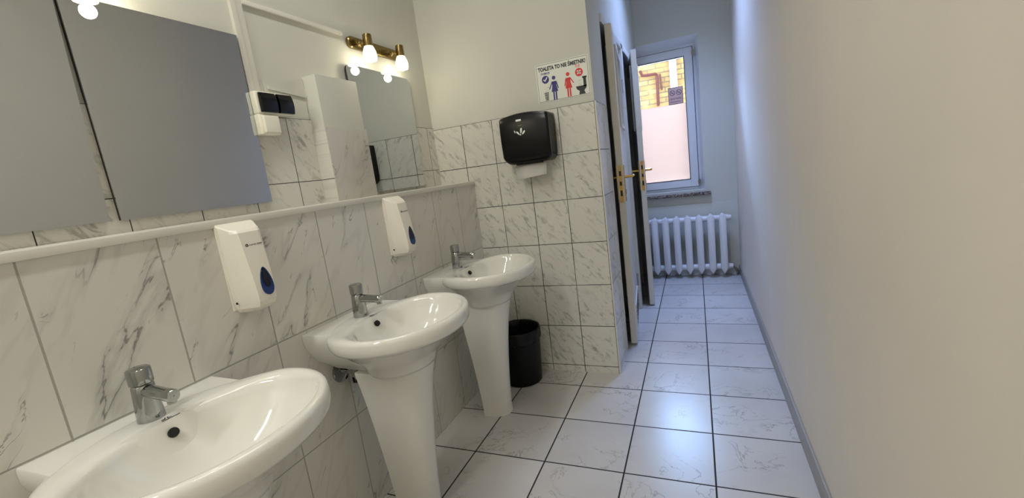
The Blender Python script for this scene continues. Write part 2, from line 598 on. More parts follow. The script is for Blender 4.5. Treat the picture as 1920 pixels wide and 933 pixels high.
# window wall with splayed opening
WX0, WX1, WZ0, WZ1 = -0.62, 0.075, 0.825, 2.234
bm = nb()
box(bm, XU, WX0, YF, YF + 0.22, 0, ZC)
box(bm, WX1, XR, YF, YF + 0.22, 0, ZC)
box(bm, WX0, WX1, YF, YF + 0.22, 0, WZ0)
box(bm, WX0, WX1, YF, YF + 0.22, WZ1, ZC)
wf = struct(link('wall_far', bm, M['wall']), 'window wall at the end of the corridor')
# splays of the reveal
bm = nb()
poly_prism(bm, [(WX1, YF), (WX1, YF + 0.13), (0.046, YF + 0.13)], lambda u, v, d: (u, v, WZ0 + d), WZ1 - WZ0)
poly_prism(bm, [(YF, WZ1), (YF + 0.13, WZ1), (YF + 0.13, 2.175)], lambda u, v, d: (WX0 + d, u, v), WX1 - WX0)
link('reveal', bm, M['upvc'], wf)
bm = nb(); box(bm, XP, XR, YF - 0.012, YF + 0.001, 0.0, 0.70, bevel=0.003)
struct(link('trim_2', bm, M['wall'], smooth=True), 'slight ledge line across the wall above the radiator')

# window
win = bpy.data.objects.new('window_1', None); COL.objects.link(win); win.location = (-0.24, 4.72, 0.84)
win['kind'] = 'structure'; win['label'] = 'white plastic window with frosted lower half at the corridor end'
FY = 4.715
def ring(bm, x0, x1, z0, z1, w, y0, y1, bev=0.004):
    box(bm, x0, x0 + w, y0, y1, z0, z1, bevel=bev)
    box(bm, x1 - w, x1, y0, y1, z0, z1, bevel=bev)
    box(bm, x0 + w - .002, x1 - w + .002, y0, y1, z0, z0 + w, bevel=bev)
    box(bm, x0 + w - .002, x1 - w + .002, y0, y1, z1 - w, z1, bevel=bev)
bm = nb(); ring(bm, WX0, 0.052, 0.832, 2.19, 0.045, FY, FY + 0.07)
link('window_frame', bm, M['upvc'], win, smooth=True)
bm = nb(); ring(bm, -0.59, 0.024, 0.862, 2.155, 0.075, FY - 0.018, FY + 0.05, 0.006)
sash = link('window_sash', bm, M['upvc'], win, smooth=True)
bm = nb(); ring(bm, -0.518, -0.047, 0.934, 2.083, 0.006, FY - 0.021, FY - 0.012, 0.0)
link('gasket', bm, M['rubber'], sash)
bm = nb(); ring(bm, -0.594, 0.029, 0.857, 2.16, 0.005, FY - 0.004, FY + 0.002, 0.0)
link('seal', bm, M['rubber'], win)
ZFR = 1.668
bx('glass_pane', M['clear'], win, -0.517, -0.048, FY + 0.010, FY + 0.014, ZFR, 2.082)
bx('frosted_pane', M['frost'], win, -0.517, -0.048, FY + 0.010, FY + 0.014, 0.935, ZFR - 0.001)
for z in (2.10, 0.90):
    bm = nb(); tube(bm, (0.030, FY - 0.022, z - 0.03), (0.030, FY - 0.022, z + 0.03), 0.008, n=12)
    box(bm, 0.016, 0.044, FY - 0.02, FY - 0.006, z - 0.02, z + 0.02)
    link('hinge', bm, M['chrome_dull'], win, smooth=True)
bx('window_sill', M['granite'], win, XP + 0.002, 0.122, YF - 0.055, FY + 0.01, 0.783, 0.812, bevel=0.004)
bx('sill_bed', M['wall'], win, WX0, 0.072, YF + 0.001, FY + 0.02, 0.812, 0.832)

# ------------------------------------------------------------------ cubicle doors
def door(n, hinge_y, free, ztop, label, dark):
    root = bpy.data.objects.new('door_%d' % n, None)
    COL.objects.link(root)
    root['kind'] = 'structure'
    root['label'] = label
    hx = XP - 0.012
    root.location = (hx, hinge_y, 0)
    f0, f1 = free            # x of the two corners of the free edge at y = fy
    fy = f0[1]
    # leaf frame: e = along the leaf from hinge to free edge, nrm = towards the corridor
    P = Vector((hx, hinge_y, 0))
    F = Vector((f1[0], f1[1], 0))
    e = (F - P)
    L = e.length
    e.normalize()
    nrm = Vector((-e.y, e.x, 0))
    if nrm.x < 0:
        nrm = -nrm
    T = 0.04
    def W(a, d, z):    # a along leaf from hinge, d depth outwards (0 = corridor face)
        return P + e * a + nrm * d + Vector((0, 0, z))
    def slab(bm, a0, a1, d0, d1, z0, z1, bev=0.0):
        vs = box(bm, 0, 1, 0, 1, 0, 1) if False else None
        c = [W(a, d, z) for z in (z0, z1) for a, d in ((a0, d0), (a1, d0), (a1, d1), (a0, d1))]
        v = [bm.verts.new(p) for p in c]
        fs = [bm.faces.new([v[i] for i in f]) for f in ((3, 2, 1, 0), (4, 5, 6, 7), (0, 1, 5, 4), (1, 2, 6, 5), (2, 3, 7, 6), (3, 0, 4, 7))]
        if bev:
            bmesh.ops.bevel(bm, geom=list({q for f in fs for q in f.edges}), offset=bev, segments=2, affect='EDGES')
    # leaf with a glazed opening
    g0, g1, gz0, gz1 = 0.16, L - 0.14, 1.44, 1.90
    bm = nb()
    slab(bm, 0, L, -T, 0, 0.012, gz0, 0.002)
    slab(bm, 0, L, -T, 0, gz1, ztop, 0.002)
    slab(bm, 0, g0, -T, 0, gz0, gz1)
    slab(bm, g1, L, -T, 0, gz0, gz1)
    leaf = link('door_leaf', bm, M['door'], root, smooth=True)
    bm = nb()
    slab(bm, L - 0.0005, L + 0.0012, -T + 0.003, -0.003, 0.02, ztop - 0.01)
    link('lock_edge', bm, M['door_edge'], leaf)
    # moulding round the glass, both faces
    bm = nb()
    for d0, d1 in ((0, 0.012), (-T - 0.012, -T)):
        slab(bm, g0 - 0.022, g0 + 0.004, d0, d1, gz0 - 0.02, gz1 + 0.02, 0.002)
        slab(bm, g1 - 0.004, g1 + 0.022, d0, d1, gz0 - 0.02, gz1 + 0.02, 0.002)
        slab(bm, g0, g1, d0, d1, gz0 - 0.02, gz0 + 0.004, 0.002)
        slab(bm, g0, g1, d0, d1, gz1 - 0.004, gz1 + 0.02, 0.002)
    link('glazing_bead', bm, M['door'], root, smooth=True)
    bm = nb(); slab(bm, g0, g1, -T / 2 - 0.003, -T / 2 + 0.003, gz0, gz1)
    link('glass_pane', bm, M['door_glass'], root)
    # lower ventilation grille
    bm = nb()
    slab(bm, 0.14, L - 0.12, 0, 0.006, 0.08, 0.24, 0.002)
    gr = link('vent_grille', bm, M['plastic'], root, smooth=True)
    bm = nb()
    for k in range(5):
        slab(bm, 0.16, L - 0.14, 0.004, 0.0075, 0.10 + k * 0.026, 0.108 + k * 0.026)
    link('vent_slot', bm, M['hole'], gr)
    # latch plate on the edge
    bm = nb(); slab(bm, L, L + 0.0025, -T + 0.010, -0.010, 0.955, 1.185)
    lp = link('latch_plate', bm, M['brass'], root)
    bm = nb()
    for z0, z1 in ((1.120, 1.150), (1.060, 1.085), (0.995, 1.03)):
        slab(bm, L + 0.001, L + 0.0035, -T + 0.014, -0.014, z0, z1)
    link('latch_bolt', bm, M['board'], lp)
    # long escutcheons and levers on both faces
    for s in (1, -1):
        d0 = 0 if s > 0 else -T
        bm = nb(); slab(bm, L - 0.075, L - 0.035, min(d0, d0 + s * 0.005), max(d0, d0 + s * 0.005), 0.955, 1.185, 0.002)
        es = link('door_handle', bm, M['brass'], root, smooth=True)
        bm = nb()
        c = W(L - 0.055, d0, 1.11)
        tube(bm, c, c + nrm * s * 0.052, 0.009, n=14)
        q0 = c + nrm * s * 0.050
        path_tube(bm, [q0 + e * 0.008, q0 - e * 0.03, q0 - e * 0.08 + nrm * s * 0.004, q0 - e * 0.125 + nrm * s * 0.002], 0.0085, 12)
        link('lever', bm, M['brass'], es, smooth=True)
        bm = nb(); slab(bm, L - 0.060, L - 0.050, min(d0 + s * 0.004, d0 + s * 0.007), max(d0 + s * 0.004, d0 + s * 0.007), 1.00, 1.03)
        link('keyhole', bm, M['hole'], es)
    for z in (0.25, 1.75):
        bm = nb(); tube(bm, W(0, 0.006, z - 0.05), W(0, 0.006, z + 0.05), 0.008, n=12)
        link('hinge', bm, M['chrome_dull'], root, smooth=True)
    return root

door(1, 3.545, ((-0.455, 2.82), (-0.413, 2.82)), 2.012, 'nearer white cubicle door standing slightly ajar with brass lever handle', 0)
door(2, 4.335, ((-0.405, 3.62), (-0.364, 3.62)), 2.010, 'farther cubicle door beside the radiator, standing ajar', 0)

def casing(n, y0, y1, label, near):
    bm = nb()
    if near:
        box(bm, XQ - 0.008, XP + 0.004, y0 - 0.045, y0 + 0.012, 0, HD + 0.03, bevel=0.003)
    box(bm, XQ - 0.008, XP + 0.010, y1 - 0.012, y1 + 0.040, 0, HD + 0.03, bevel=0.003)
    box(bm, XQ - 0.008, XP + 0.010, y0 - 0.0, y1 + 0.040, HD - 0.012, HD + 0.035, bevel=0.003)
    struct(link('trim_%d' % n, bm, M['door'], smooth=True), label)
casing(3, D1[0], D1[1], 'white painted casing round the nearer cubicle doorway', False)
casing(4, D2[0], D2[1], 'white painted casing round the farther cubicle doorway', True)

bm = nb()
box(bm, 0.337, XR + 0.001, YN, YF - 0.012, 0, 0.085, bevel=0.003)
struct(link('baseboard_right', bm, M['base'], smooth=True), 'grey skirting board along the right wall')

# ================================================================== WASHBASINS
def sup(t, p):
    c, s = cos(t), sin(t)
    return math.copysign(abs(c) ** p, c), math.copysign(abs(s) ** p, s)

def basin_mesh(yc, zr):
    bm = nb()
    N = 72
    ix, ia, ib = -0.941, 0.224, 0.162       # inner bowl edge
    ox, oa, ob = -0.974, 0.264, 0.232       # outer outline
    def back(x):      # 1 at the flat tap ledge, 0 towards the front
        return min(1.0, max(0.0, (-1.02 - x) / 0.10))
    rings = []
    def ringp(cx, a, b, z, crest=0.0, p=1.0):
        r = []
        for i in range(N):
            t = 2 * pi * i / N
            c, s = sup(t, p)
            x, y = cx + b * c, yc + a * s
            x = max(x, XL + 0.002)
            r.append((x, y, z + crest * (1 - back(x))))
        rings.append(r)
    # inside of the bowl
    D = 0.150
    ringp(ix - 0.01, 0.022, 0.022, zr - D)
    for t in (0.16, 0.3, 0.45, 0.6, 0.74, 0.85, 0.93, 0.98):
        z = zr - 0.012 - (D - 0.012) * (1 - t ** 2.7)
        ringp(ix - 0.01 * (1 - t), ia * t, ib * t, z)
    ringp(ix, ia, ib, zr - 0.006, 0.001)
    f = [(0.10, -0.002, 0.004), (0.28, 0.0, 0.008), (0.5, 0.0, 0.010), (0.72, 0.0, 0.009), (0.88, -0.002, 0.007), (0.97, -0.008, 0.004), (1.0, -0.018, 0.0)]
    for k, dz, cr in f:
        ringp(ix + (ox - ix) * k, ia + (oa - ia) * k, ib + (ob - ib) * k, zr + dz, cr)
    ringp(ox, oa - 0.001, ob - 0.001, zr - 0.032)
    ringp(ox, oa - 0.007, ob - 0.007, zr - 0.042)
    ringp(ox - 0.002, oa - 0.018, ob - 0.018, zr - 0.047)
    # underside curving down to the pedestal
    ringp(ox - 0.004, oa - 0.030, ob - 0.030, zr - 0.056)
    ringp(ox - 0.008, 0.208, 0.180, zr - 0.080)
    ringp(-0.992, 0.170, 0.148, zr - 0.110)
    ringp(-0.998, 0.143, 0.128, zr - 0.140)
    ringp(-1.001, 0.130, 0.119, zr - 0.165)
    ringp(-1.002, 0.124, 0.115, zr - 0.176)
    loft(bm, rings, cap0=False, cap1=True)
    return bm

def ledge_mesh(yc, zr):
    """flat tap ledge and the block that carries the basin on the wall"""
    bm = nb()
    def outline(x0, x1, w0, w1, z, n=8):
        r = 0.018
        pts = [(x0, -w0), (x1 - r, -w1)]
        for k in range(n + 1):
            t = -pi / 2 + (pi / 2) * k / n
            pts.append((x1 - r + r * cos(t), -w1 + r + r * sin(t)))
        for k in range(n + 1):
            t = (pi / 2) * k / n
            pts.append((x1 - r + r * cos(t), w1 - r + r * sin(t)))
        pts += [(x1 - r, w1), (x0, w0)]
        return [(x, yc + y, z) for x, y in pts]
    X0 = XL + 0.001
    rings = [outline(X0, -1.10, 0.190, 0.186, zr - 0.001), outline(X0, -1.098, 0.192, 0.190, zr - 0.006),
             outline(X0, -1.09, 0.192, 0.190, zr - 0.03), outline(X0, -1.08, 0.186, 0.182, zr - 0.055),
             outline(X0, -1.07, 0.168, 0.164, zr - 0.085), outline(X0, -1.06, 0.148, 0.148, zr - 0.115),
             outline(X0, -1.05, 0.112, 0.118, zr - 0.142), outline(X0 + 0.02, -1.05, 0.090, 0.100, zr - 0.165)]
    loft(bm, rings)
    return bm

def ped_mesh(yc, zt):
    bm = nb()
    rings = []
    N = 40
    #        z(frac)  back     front   halfwidth
    prof = [(1.00, -1.118, -0.884, 0.118), (0.97, -1.118, -0.890, 0.116), (0.90, -1.116, -0.902, 0.108), (0.80, -1.112, -0.914, 0.100),
            (0.65, -1.106, -0.928, 0.091), (0.50, -1.099, -0.939, 0.084), (0.35, -1.093, -0.948, 0.078), (0.20, -1.088, -0.955, 0.073),
            (0.06, -1.085, -0.959, 0.070), (0.015, -1.085, -0.956, 0.072), (0.0, -1.085, -0.956, 0.072)]
    for fz, xb, xf, w in prof:
        r = []
        dep = xf - xb
        for i in range(N):
            t = -pi / 2 + pi * i / (N - 1)
            c, s = cos(t), sin(t)
            r.append((xb + dep * (abs(c) ** 0.62), yc + w * math.copysign(abs(s) ** 0.85, s), fz * zt))
        rings.append(r)
    loft(bm, rings)
    return bm

def faucet(parent, yc, z0):
    x = -1.152
    n = 28
    bm = nb()
    rings = []
    for z, a, b in ((0, .0258, .0262), (.003, .0265, .0270), (.03, .0248, .0252), (.06, .0228, .0232), (.082, .0212, .0216), (.085, .019, .019)):
        rings.append([(x + b * cos(2 * pi * i / n), yc + a * sin(2 * pi * i / n), z0 + z) for i in range(n)])
    loft(bm, rings)
    f = link('faucet', bm, M['chrome'], parent, smooth=True)
    bm = nb()
    lathe(bm, (x, yc, z0 + 0.086), (0, 0, 1), [(0, .0205), (.002, .0228), (.031, .0232), (.035, .0222), (.037, .019), (.037, .001)], cap1=False)
    link('push_cap', bm, M['chrome'], f, smooth=True)
    bm = nb()
    lathe(bm, (x + 0.008, yc, z0 + 0.070), (1, 0, -0.05), [(0, .0148), (.050, .0140), (.074, .0136), (.078, .0143), (.094, .0143), (.099, .0125), (.0995, .001)], cap1=False)
    sp = link('spout', bm, M['chrome'], f, smooth=True)
    bm = nb(); tube(bm, (x + 0.095, yc, z0 + 0.054), (x + 0.095, yc, z0 + 0.048), 0.0090, n=16)
    link('aerator', bm, M['chrome_dull'], sp, smooth=True)
    return f

G_BAS = 'white pedestal washbasins in a row along the marbled wall'
def washbasin(yc, zr, label, mark):
    root = thing('washbasin', (-1.0, yc, 0), label, 'washbasin', G_BAS)
    b = link('bowl', basin_mesh(yc, zr), M['ceramic'], root, smooth='all')
    link('tap_ledge', ledge_mesh(yc, zr), M['ceramic'], b, smooth=True)
    # overflow opening
    bm = nb()
    ox, oz = -1.0815, zr - 0.030
    d = Vector((0.72, 0, 0.55)).normalized()
    lathe(bm, (ox - 0.006, yc, oz), d, [(0, .0105), (.006, .0105), (.0085, .0100)], n=20)
    link('overflow_hole', bm, M['hole'], b)
    # waste
    bm = nb()
    lathe(bm, (-0.951, yc, zr - 0.1515), (0, 0, 1), [(0, .024), (.004, .030), (.005, .028), (.002, .020), (.002, .001)], cap1=False)
    dr = link('drain', bm, M['chrome'], b, smooth=True)
    bm = nb(); lathe(bm, (-0.951, yc, zr - 0.1495), (0, 0, 1), [(0, .018), (.006, .017), (.007, .001)], cap1=False)
    link('plug', bm, M['chrome_dull'], dr, smooth=True)
    link('pedestal', ped_mesh(yc, zr - 0.165), M['ceramic'], root, smooth=True)
    faucet(root, yc, zr - 0.002)
    if mark:
        bm = nb()
        def W(u, v, dd): return (-1.106 + v * -1.0, yc + 0.008 + u, zr - 0.0005 + dd)
        # small emblem and an (illegible) line of print
        poly_prism(bm, seg2(-0.012, 0.004, -0.004, 0.004, 0.003), W, 0.0006)
        poly_prism(bm, seg2(-0.006, 0.003, -0.001, 0.011, 0.0018), W, 0.0006)
        poly_prism(bm, seg2(0.000, 0.003, 0.004, 0.010, 0.0018), W, 0.0006)
        poly_prism(bm, seg2(0.000, 0.003, 0.008, 0.002, 0.0018), W, 0.0006)
        x = -0.014
        for k in range(10):
            w = (0.0026, 0.0018, 0.0030)[k % 3]
            poly_prism(bm, [(x, -0.0055), (x + w, -0.0055), (x + w, -0.0025), (x, -0.0025)], W, 0.0006)
            x += w + 0.0012
        link('maker_mark', bm, M['greyprint'] if False else M['print'], b)
    return root

washbasin(0.510, 0.798, 'nearest white washbasin, cut off by the lower left corner', True)
washbasin(1.195, 0.790, 'middle white pedestal washbasin with a chrome valve showing beneath', True)
washbasin(1.920, 0.786, 'farthest white pedestal washbasin, beside the black waste bin', True)

# angle valve with hose under the middle washbasin
v = thing('angle_valve', (XL, 1.135, 0.60), 'small chrome angle valve on the marbled tiles under middle washbasin', 'valve')
bm = nb(); lathe(bm, (XL, 1.135, 0.60), (1, 0, 0), [(0, .043), (.005, .042), (.012, .026), (.015, .013)], n=28)
link('wall_rosette', bm, M['chrome'], v, smooth=True)
bm = nb(); tube(bm, (XL + 0.008, 1.135, 0.60), (XL + 0.062, 1.135, 0.60), 0.0105, n=16)
tube(bm, (XL + 0.045, 1.135, 0.60), (XL + 0.045, 1.135, 0.648), 0.009, n=14)
link('valve_body', bm, M['chrome'], v, smooth=True)
bm = nb(); lathe(bm, (XL + 0.060, 1.135, 0.60), (1, 0, -0.15), [(0, .014), (.006, .021), (.022, .022), (.028, .017)], n=8)
link('valve_knob', bm, M['chrome'], v, smooth=True)
bm = nb(); path_tube(bm, [(XL + 0.045, 1.135, 0.645), (XL + 0.048, 1.145, 0.68), (XL + 0.06, 1.165, 0.70), (XL + 0.075, 1.19, 0.71)], 0.006, 12)
link('hose', bm, M['chrome_dull'], v, smooth=True)
h = thing('cable_hook', (XL, 1.175, 0.54), 'tiny black hook on the tiles below the chrome valve', 'hook')
bm = nb(); path_tube(bm, [(XL + 0.001, 1.178, 0.575), (XL + 0.014, 1.172, 0.572), (XL + 0.017, 1.168, 0.555), (XL + 0.014, 1.172, 0.535), (XL + 0.012, 1.184, 0.528), (XL + 0.010, 1.190, 0.538)], 0.0045, 10)
link('hook', bm, M['black'], h, smooth=True)

# ================================================================== SOAP DISPENSERS
def dispenser(yc, label):
    root = thing('soap_dispenser', (XL, yc, 0.94), label, 'soap dispenser', 'white wall-mounted soap dispensers')
    #        z     back half w, fold half w, front half w, fold depth, depth
    S = [(1.168, .0570, .0460, .0300, .040, .052), (1.164, .0575, .0470, .0310, .043, .056), (1.120, .0575, .0465, .0310, .048, .063), (1.080, .0570, .0455, .0310, .052, .069),
         (1.040, .0560, .0440, .0300, .055, .074), (1.000, .0545, .0420, .0290, .056, .078), (0.965, .0520, .0400, .0275, .054, .077), (0.948, .0490, .0375, .0255, .048, .069), (0.938, .0440, .0330, .0220, .038, .055), (0.934, .036, .027, .018, .028, .04)]
    rings = []
    for z, a, b, c, d1, d2 in S:
        p = [(0, -a), (d1 * 0.35, -a * 1.0), (d1, -b), (d1 + (d2 - d1) * .55, -(b + c) / 2), (d2, -c), (d2 + .0022, 0), (d2, c), (d1 + (d2 - d1) * .55, (b + c) / 2), (d1, b), (d1 * 0.35, a), (0, a)]
        rings.append([(XL + 0.001 + x, yc + y, z) for x, y in p])
    top = [(x, y, z + 0.026 * (1 - min(1, (x - XL) / 0.05))) for x, y, z in rings[0]]
    rings = [[(XL + 0.001 + (x - XL - 0.001) * .93, yc + (y - yc) * .95, z + 0.004) for x, y, z in top]] + [top] + rings[1:]
    bm = nb(); loft(bm, rings)
    body = link('cover', bm, M['plastic'], root, smooth=True, ang=13)
    bx('back_plate', M['plastic'], root, XL, XL + 0.006, yc - 0.0585, yc + 0.0585, 0.945, 1.192, bevel=0.002)
    # drop-shaped viewing window on the sloping front
    def front(u, z, d):
        k = (1.12 - z) / 0.12
        x = XL + 0.001 + 0.063 + 0.015 * k + 0.0022 * (1 - abs(u - 0) / 0.03)
        return (x + d, yc + u, z)
    def drop(cu, cz, w, h, n=40):
        pts = []
        for i in range(n):
            t = 2 * pi * i / n
            s = (1 - cos(t)) / 2         # 0 at tip .. 1 at bottom
            x = w * sin(t) * (0.52 + 0.48 * s)
            pts.append((cu + x, cz + h * (0.5 - s)))
        return pts
    cu, cz = 0.006, 1.018
    bm = nb(); poly_prism(bm, drop(cu, cz, .0250, .082), lambda a, b, d: front(a, b, d - .002), 0.0035)
    w = link('level_window', bm, M['navy'], body); w['label'] = 'blue drop-shaped level window'
    bm = nb(); poly_prism(bm, drop(cu, cz + 0.010, .0150, .056), lambda a, b, d: front(a, b, d - .001), 0.0035)
    link('window_core', bm, M['navy_dark'], body)
    # printed ring emblem and lettering
    bm = nb()
    o = [(c[0], c[1]) for c in circ(-0.018, 1.127, .0042)]
    i_ = [(c[0], c[1]) for c in circ(-0.018, 1.127, .0018)]
    A = [bm.verts.new(front(a, b, .0006)) for a, b in o]
    B = [bm.verts.new(front(a, b, .0006)) for a, b in i_]
    for k in range(len(A)):
        j = (k + 1) % len(A)
        bm.faces.new((A[k], A[j], B[j], B[k]))
    link('ring_emblem', bm, M['print'], body)
    p0 = Vector(front(-0.012, 1.1245, .0012))
    text_mesh('lettering', 'merida', .0050, .022, M['print'], body if False else root, basis(p0, (0, 1, 0), (-0.125, 0, 1)), bold=0.01)
    bm = nb()
    for a0, a1 in ((0.013, 0.019), (0.020, 0.030)):
        poly_prism(bm, [(a0, 1.1255), (a1, 1.1255), (a1, 1.1280), (a0, 1.1280)], front, 0.0009)
    link('small_print', bm, M['greyprint'], body)
    bm = nb(); lathe(bm, (XL + 0.020, yc - 0.055, 0.968), (0, -1, 0), [(0, .0035), (.002, .003)], n=12)
    link('lock', bm, M['hole'], body)
    return root
dispenser(0.860, 'nearer white soap dispenser with blue drop window, left of the middle washbasin')
dispenser(1.585, 'farther white soap dispenser with blue drop window, between middle and farthest washbasins')

# ================================================================== MIRRORS
def mirror(corners, xm, label, rx=0.0, round_tr=0.0, tilt=0.0):
    """corners: (y, z) BL, BR, TR, TL; xm: x of the glass face"""
    yc = sum(c[0] for c in corners) / 4
    zc = min(c[1] for c in corners)
    root = thing('wall_mirror', (XU, yc, zc), label, 'mirror', 'frameless mirrors above the shelf')
    zt = max(c[1] for c in corners)
    pts = []
    for k, (y, z) in enumerate(corners):
        if k >= 2 and round_tr:
            sgn = -1 if k == 2 else 1
            r = round_tr
            arc = []
            for q in range(7):
                t = (pi / 2) * q / 6
                if k == 2:
                    arc.append((y - r + r * cos(t), z - r + r * sin(t)))
                else:
                    arc.append((y + r - r * sin(t), z - r + r * cos(t)))
            pts += arc
        else:
            pts.append((y, z))
    def W(off):
        return lambda u, v, d: (xm + off + d + tilt * (v - zc), u, v)
    bm = nb(); poly_prism(bm, pts, W(-0.004), 0.004)
    link('mirror_glass', bm, M['mirror'], root)
    cy = sum(p[0] for p in pts) / len(pts); cz = sum(p[1] for p in pts) / len(pts)
    back = [(cy + (p[0] - cy) * 0.996, cz + (p[1] - cz) * 0.996) for p in pts]
    bm = nb(); poly_prism(bm, back, W(XU + 0.0062 - xm if cz < 1 else -0.0145), 0.0103)
    link('backing_board', bm, M['board'], root)
    return root
mirror([(0.215, 1.243), (0.677, 1.243), (0.690, 1.823), (0.228, 1.823)], -1.450, 'leftmost frameless mirror, partly outside the left edge')
mirror([(0.703, 1.241), (1.178, 1.241), (1.181, 1.824), (0.698, 1.823)], -1.450, 'middle frameless mirror, between leftmost mirror and wall sockets')
mirror([(1.716, 1.222), (2.196, 1.222), (2.205, 1.812), (1.712, 1.818)], -1.449, 'far frameless mirror with rounded corners below the lit brass lamp', round_tr=0.03)

# ================================================================== WALL LAMPS
def wall_lamp(yc, z, label):
    root = thing('wall_lamp', (XU, yc, z), label, 'lamp', 'two-spot brass wall lamps above the mirrors')
    hw = 0.195
    bm = nb()
    n = 16
    def stad(w, h, x):
        r = []
        for i in range(n):
            t = -pi / 2 + pi * i / (n - 1)
            r.append((x, yc + (w - h) + h * cos(t), z + h * sin(t)))
        for i in range(n):
            t = pi / 2 + pi * i / (n - 1)
            r.append((x, yc - (w - h) + h * cos(t), z + h * sin(t)))
        return r
    loft(bm, [stad(hw, .027, XU + .001), stad(hw, .027, XU + .014), stad(hw - .004, .023, XU + .019), stad(hw - .010, .017, XU + .020)])
    link('back_plate', bm, M['bronze'], root, smooth=True)
    for s in (-1, 1):
        y = yc + s * 0.1265
        xh = XU + 0.073
        bm = nb()
        lathe(bm, (XU + .018, y, z), (1, 0, 0), [(0, .018), (.004, .017), (.008, .009), (.012, .0065), (.040, .0065)], n=20)
        arm = link('arm', bm, M['bronze'], root, smooth=True)
        bm = nb()
        lathe(bm, (xh, y, z + 0.030), (0, 0, -1), [(0, .001), (0, .017), (.002, .0200), (.006, .0210), (.052, .0215), (.055, .0205), (.056, .001)], n=28, cap0=False, cap1=False)
        cap = link('lamp_holder', bm, M['bronze'], root, smooth=True)
        bm = nb()
        prof = [(0, .0195), (.010, .0245), (.025, .0300), (.042, .0325), (.056, .0315), (.066, .0275), (.064, .0200), (.063, .010), (.063, .001)]
        lathe(bm, (xh, y, z - 0.024), (0, 0, -1), prof, n=32, cap1=False)
        link('glass_shade', bm, M['shade'], root, smooth=True)
        bm = nb()
        lathe(bm, (xh, y, z - 0.085), (0, 0, -1), [(0, .013), (.006, .012), (.012, .007), (.014, .001)], n=20, cap1=False)
        link('bulb', bm, M['shade'], root, smooth=True)
        light('spot_bulb', 'POINT', (xh, y, z - 0.115), 0.8, (1.0, 0.90, 0.66), shadow_soft_size=0.02)
    return root
wall_lamp(1.958, 1.927, 'lit two-spot brass wall lamp above the far mirror')
wall_lamp(0.660, 1.927, 'two-spot wall lamp above the two left mirrors, glowing at the top edge')

# cable trunking
def trunk(name, label, boxes):
    bm = nb()
    for b in boxes:
        box(bm, *b, bevel=0.0015)
    o = link(name, bm, M['trunking'], smooth=True)
    return tag(o, label, 'cable trunking')
trunk('cable_trunking', 'white vertical cable trunking running down to the wall sockets',
      [(XU, XU + .014, 1.190, 1.212, 1.632, ZC), (XU, XU + .010, 1.213, 1.240, 1.632, ZC)])
trunk('cable_trunking', 'thin white horizontal cable trunking leading to the lit brass lamp',
      [(XU, XU + .012, 1.2405, 1.738, 1.945, 1.962)])

# ================================================================== WALL SOCKETS
bk = thing('wall_socket', (XU, 1.26, 1.59), 'white double wall socket with two glossy black covers', 'socket')
bx('socket_box', M['socket'], bk, XU + 0.0062, XU + .044, 1.183, 1.335, 1.555, 1.634, bevel=.006, seg=3)
for y0, y1 in ((1.194, 1.262), (1.268, 1.336)):
    bm = nb()
    N = 9
    rr = []
    for k in range(N):
        t = k / (N - 1)
        zz = 1.560 + t * 0.069
        dd = 0.0175 * (sin(pi * (0.18 + 0.74 * t)) ** 0.6)
        rr.append([(XU + .043, y0, zz), (XU + .043 + dd * .9, y0 + .002, zz), (XU + .043 + dd, (y0 + y1) / 2, zz), (XU + .043 + dd * .9, y1 - .002, zz), (XU + .043, y1, zz)])
    loft(bm, rr)
    link('socket_cover', bm, M['black_gloss'], bk, smooth=True)['label'] = 'glossy black cover'
bk = thing('wall_socket', (XU, 1.215, 1.52), 'all-white single wall socket directly below the black-covered one', 'socket')
bx('socket_box', M['socket'], bk, XU + 0.0062, XU + .044, 1.181, 1.262, 1.480, 1.5545, bevel=.006, seg=3)
bx('socket_cover', M['socket'], bk, XU + .043, XU + .055, 1.190, 1.256, 1.486, 1.548, bevel=.005, seg=3)

# ================================================================== TOWEL DISPENSER
TX, TW = -0.833, 0.139
td = thing('paper_towel_dispenser', (TX, YB, 1.27), 'glossy black paper towel dispenser on the streaked tiles', 'paper towel dispenser')
bm = nb()
rings = []
yw = YB - 0.0065
def trect(w, d, z, r=0.020, arch=0.0, n=6, yb=None):
    pts = []
    y0 = yw if yb is None else yb
    pts.append((-w, 0)); 
    for k in range(n + 1):
        t = pi + (pi / 2) * k / n
        pts.append((-w + r + r * cos(t), -d + r + r * sin(t)))
    for q in range(1, 8):
        u = -w + r + (2 * w - 2 * r) * q / 8
        pts.append((u, -d - 0.004 * (1 - (u / w) ** 2)))
    for k in range(n + 1):
        t = 1.5 * pi + (pi / 2) * k / n
        pts.append((w - r + r * cos(t), -d + r + r * sin(t)))
    pts.append((w, 0))
    return [(TX + x, y0 + y, z + arch * (1 - (x / w) ** 2)) for x, y in pts]
for z, w, d, a, r in ((1.268, .105, .085, -.003, .02), (1.272, .118, .098, -.003, .02), (1.282, .128, .112, -.002, .02), (1.296, .136, .124, 0, .02), (1.31, .139, .130, 0, .016), (1.40, .140, .133, 0, .014), (1.48, .140, .131, 0.004, .014), (1.508, .139, .128, 0.010, .014), (1.516, .137, .124, 0.014, .014), (1.519, .131, .116, .015, .014)):
    rings.append(trect(w, d, z, r, a))
loft(bm, rings)
cov = link('cover', bm, M['black'], td, smooth=True)
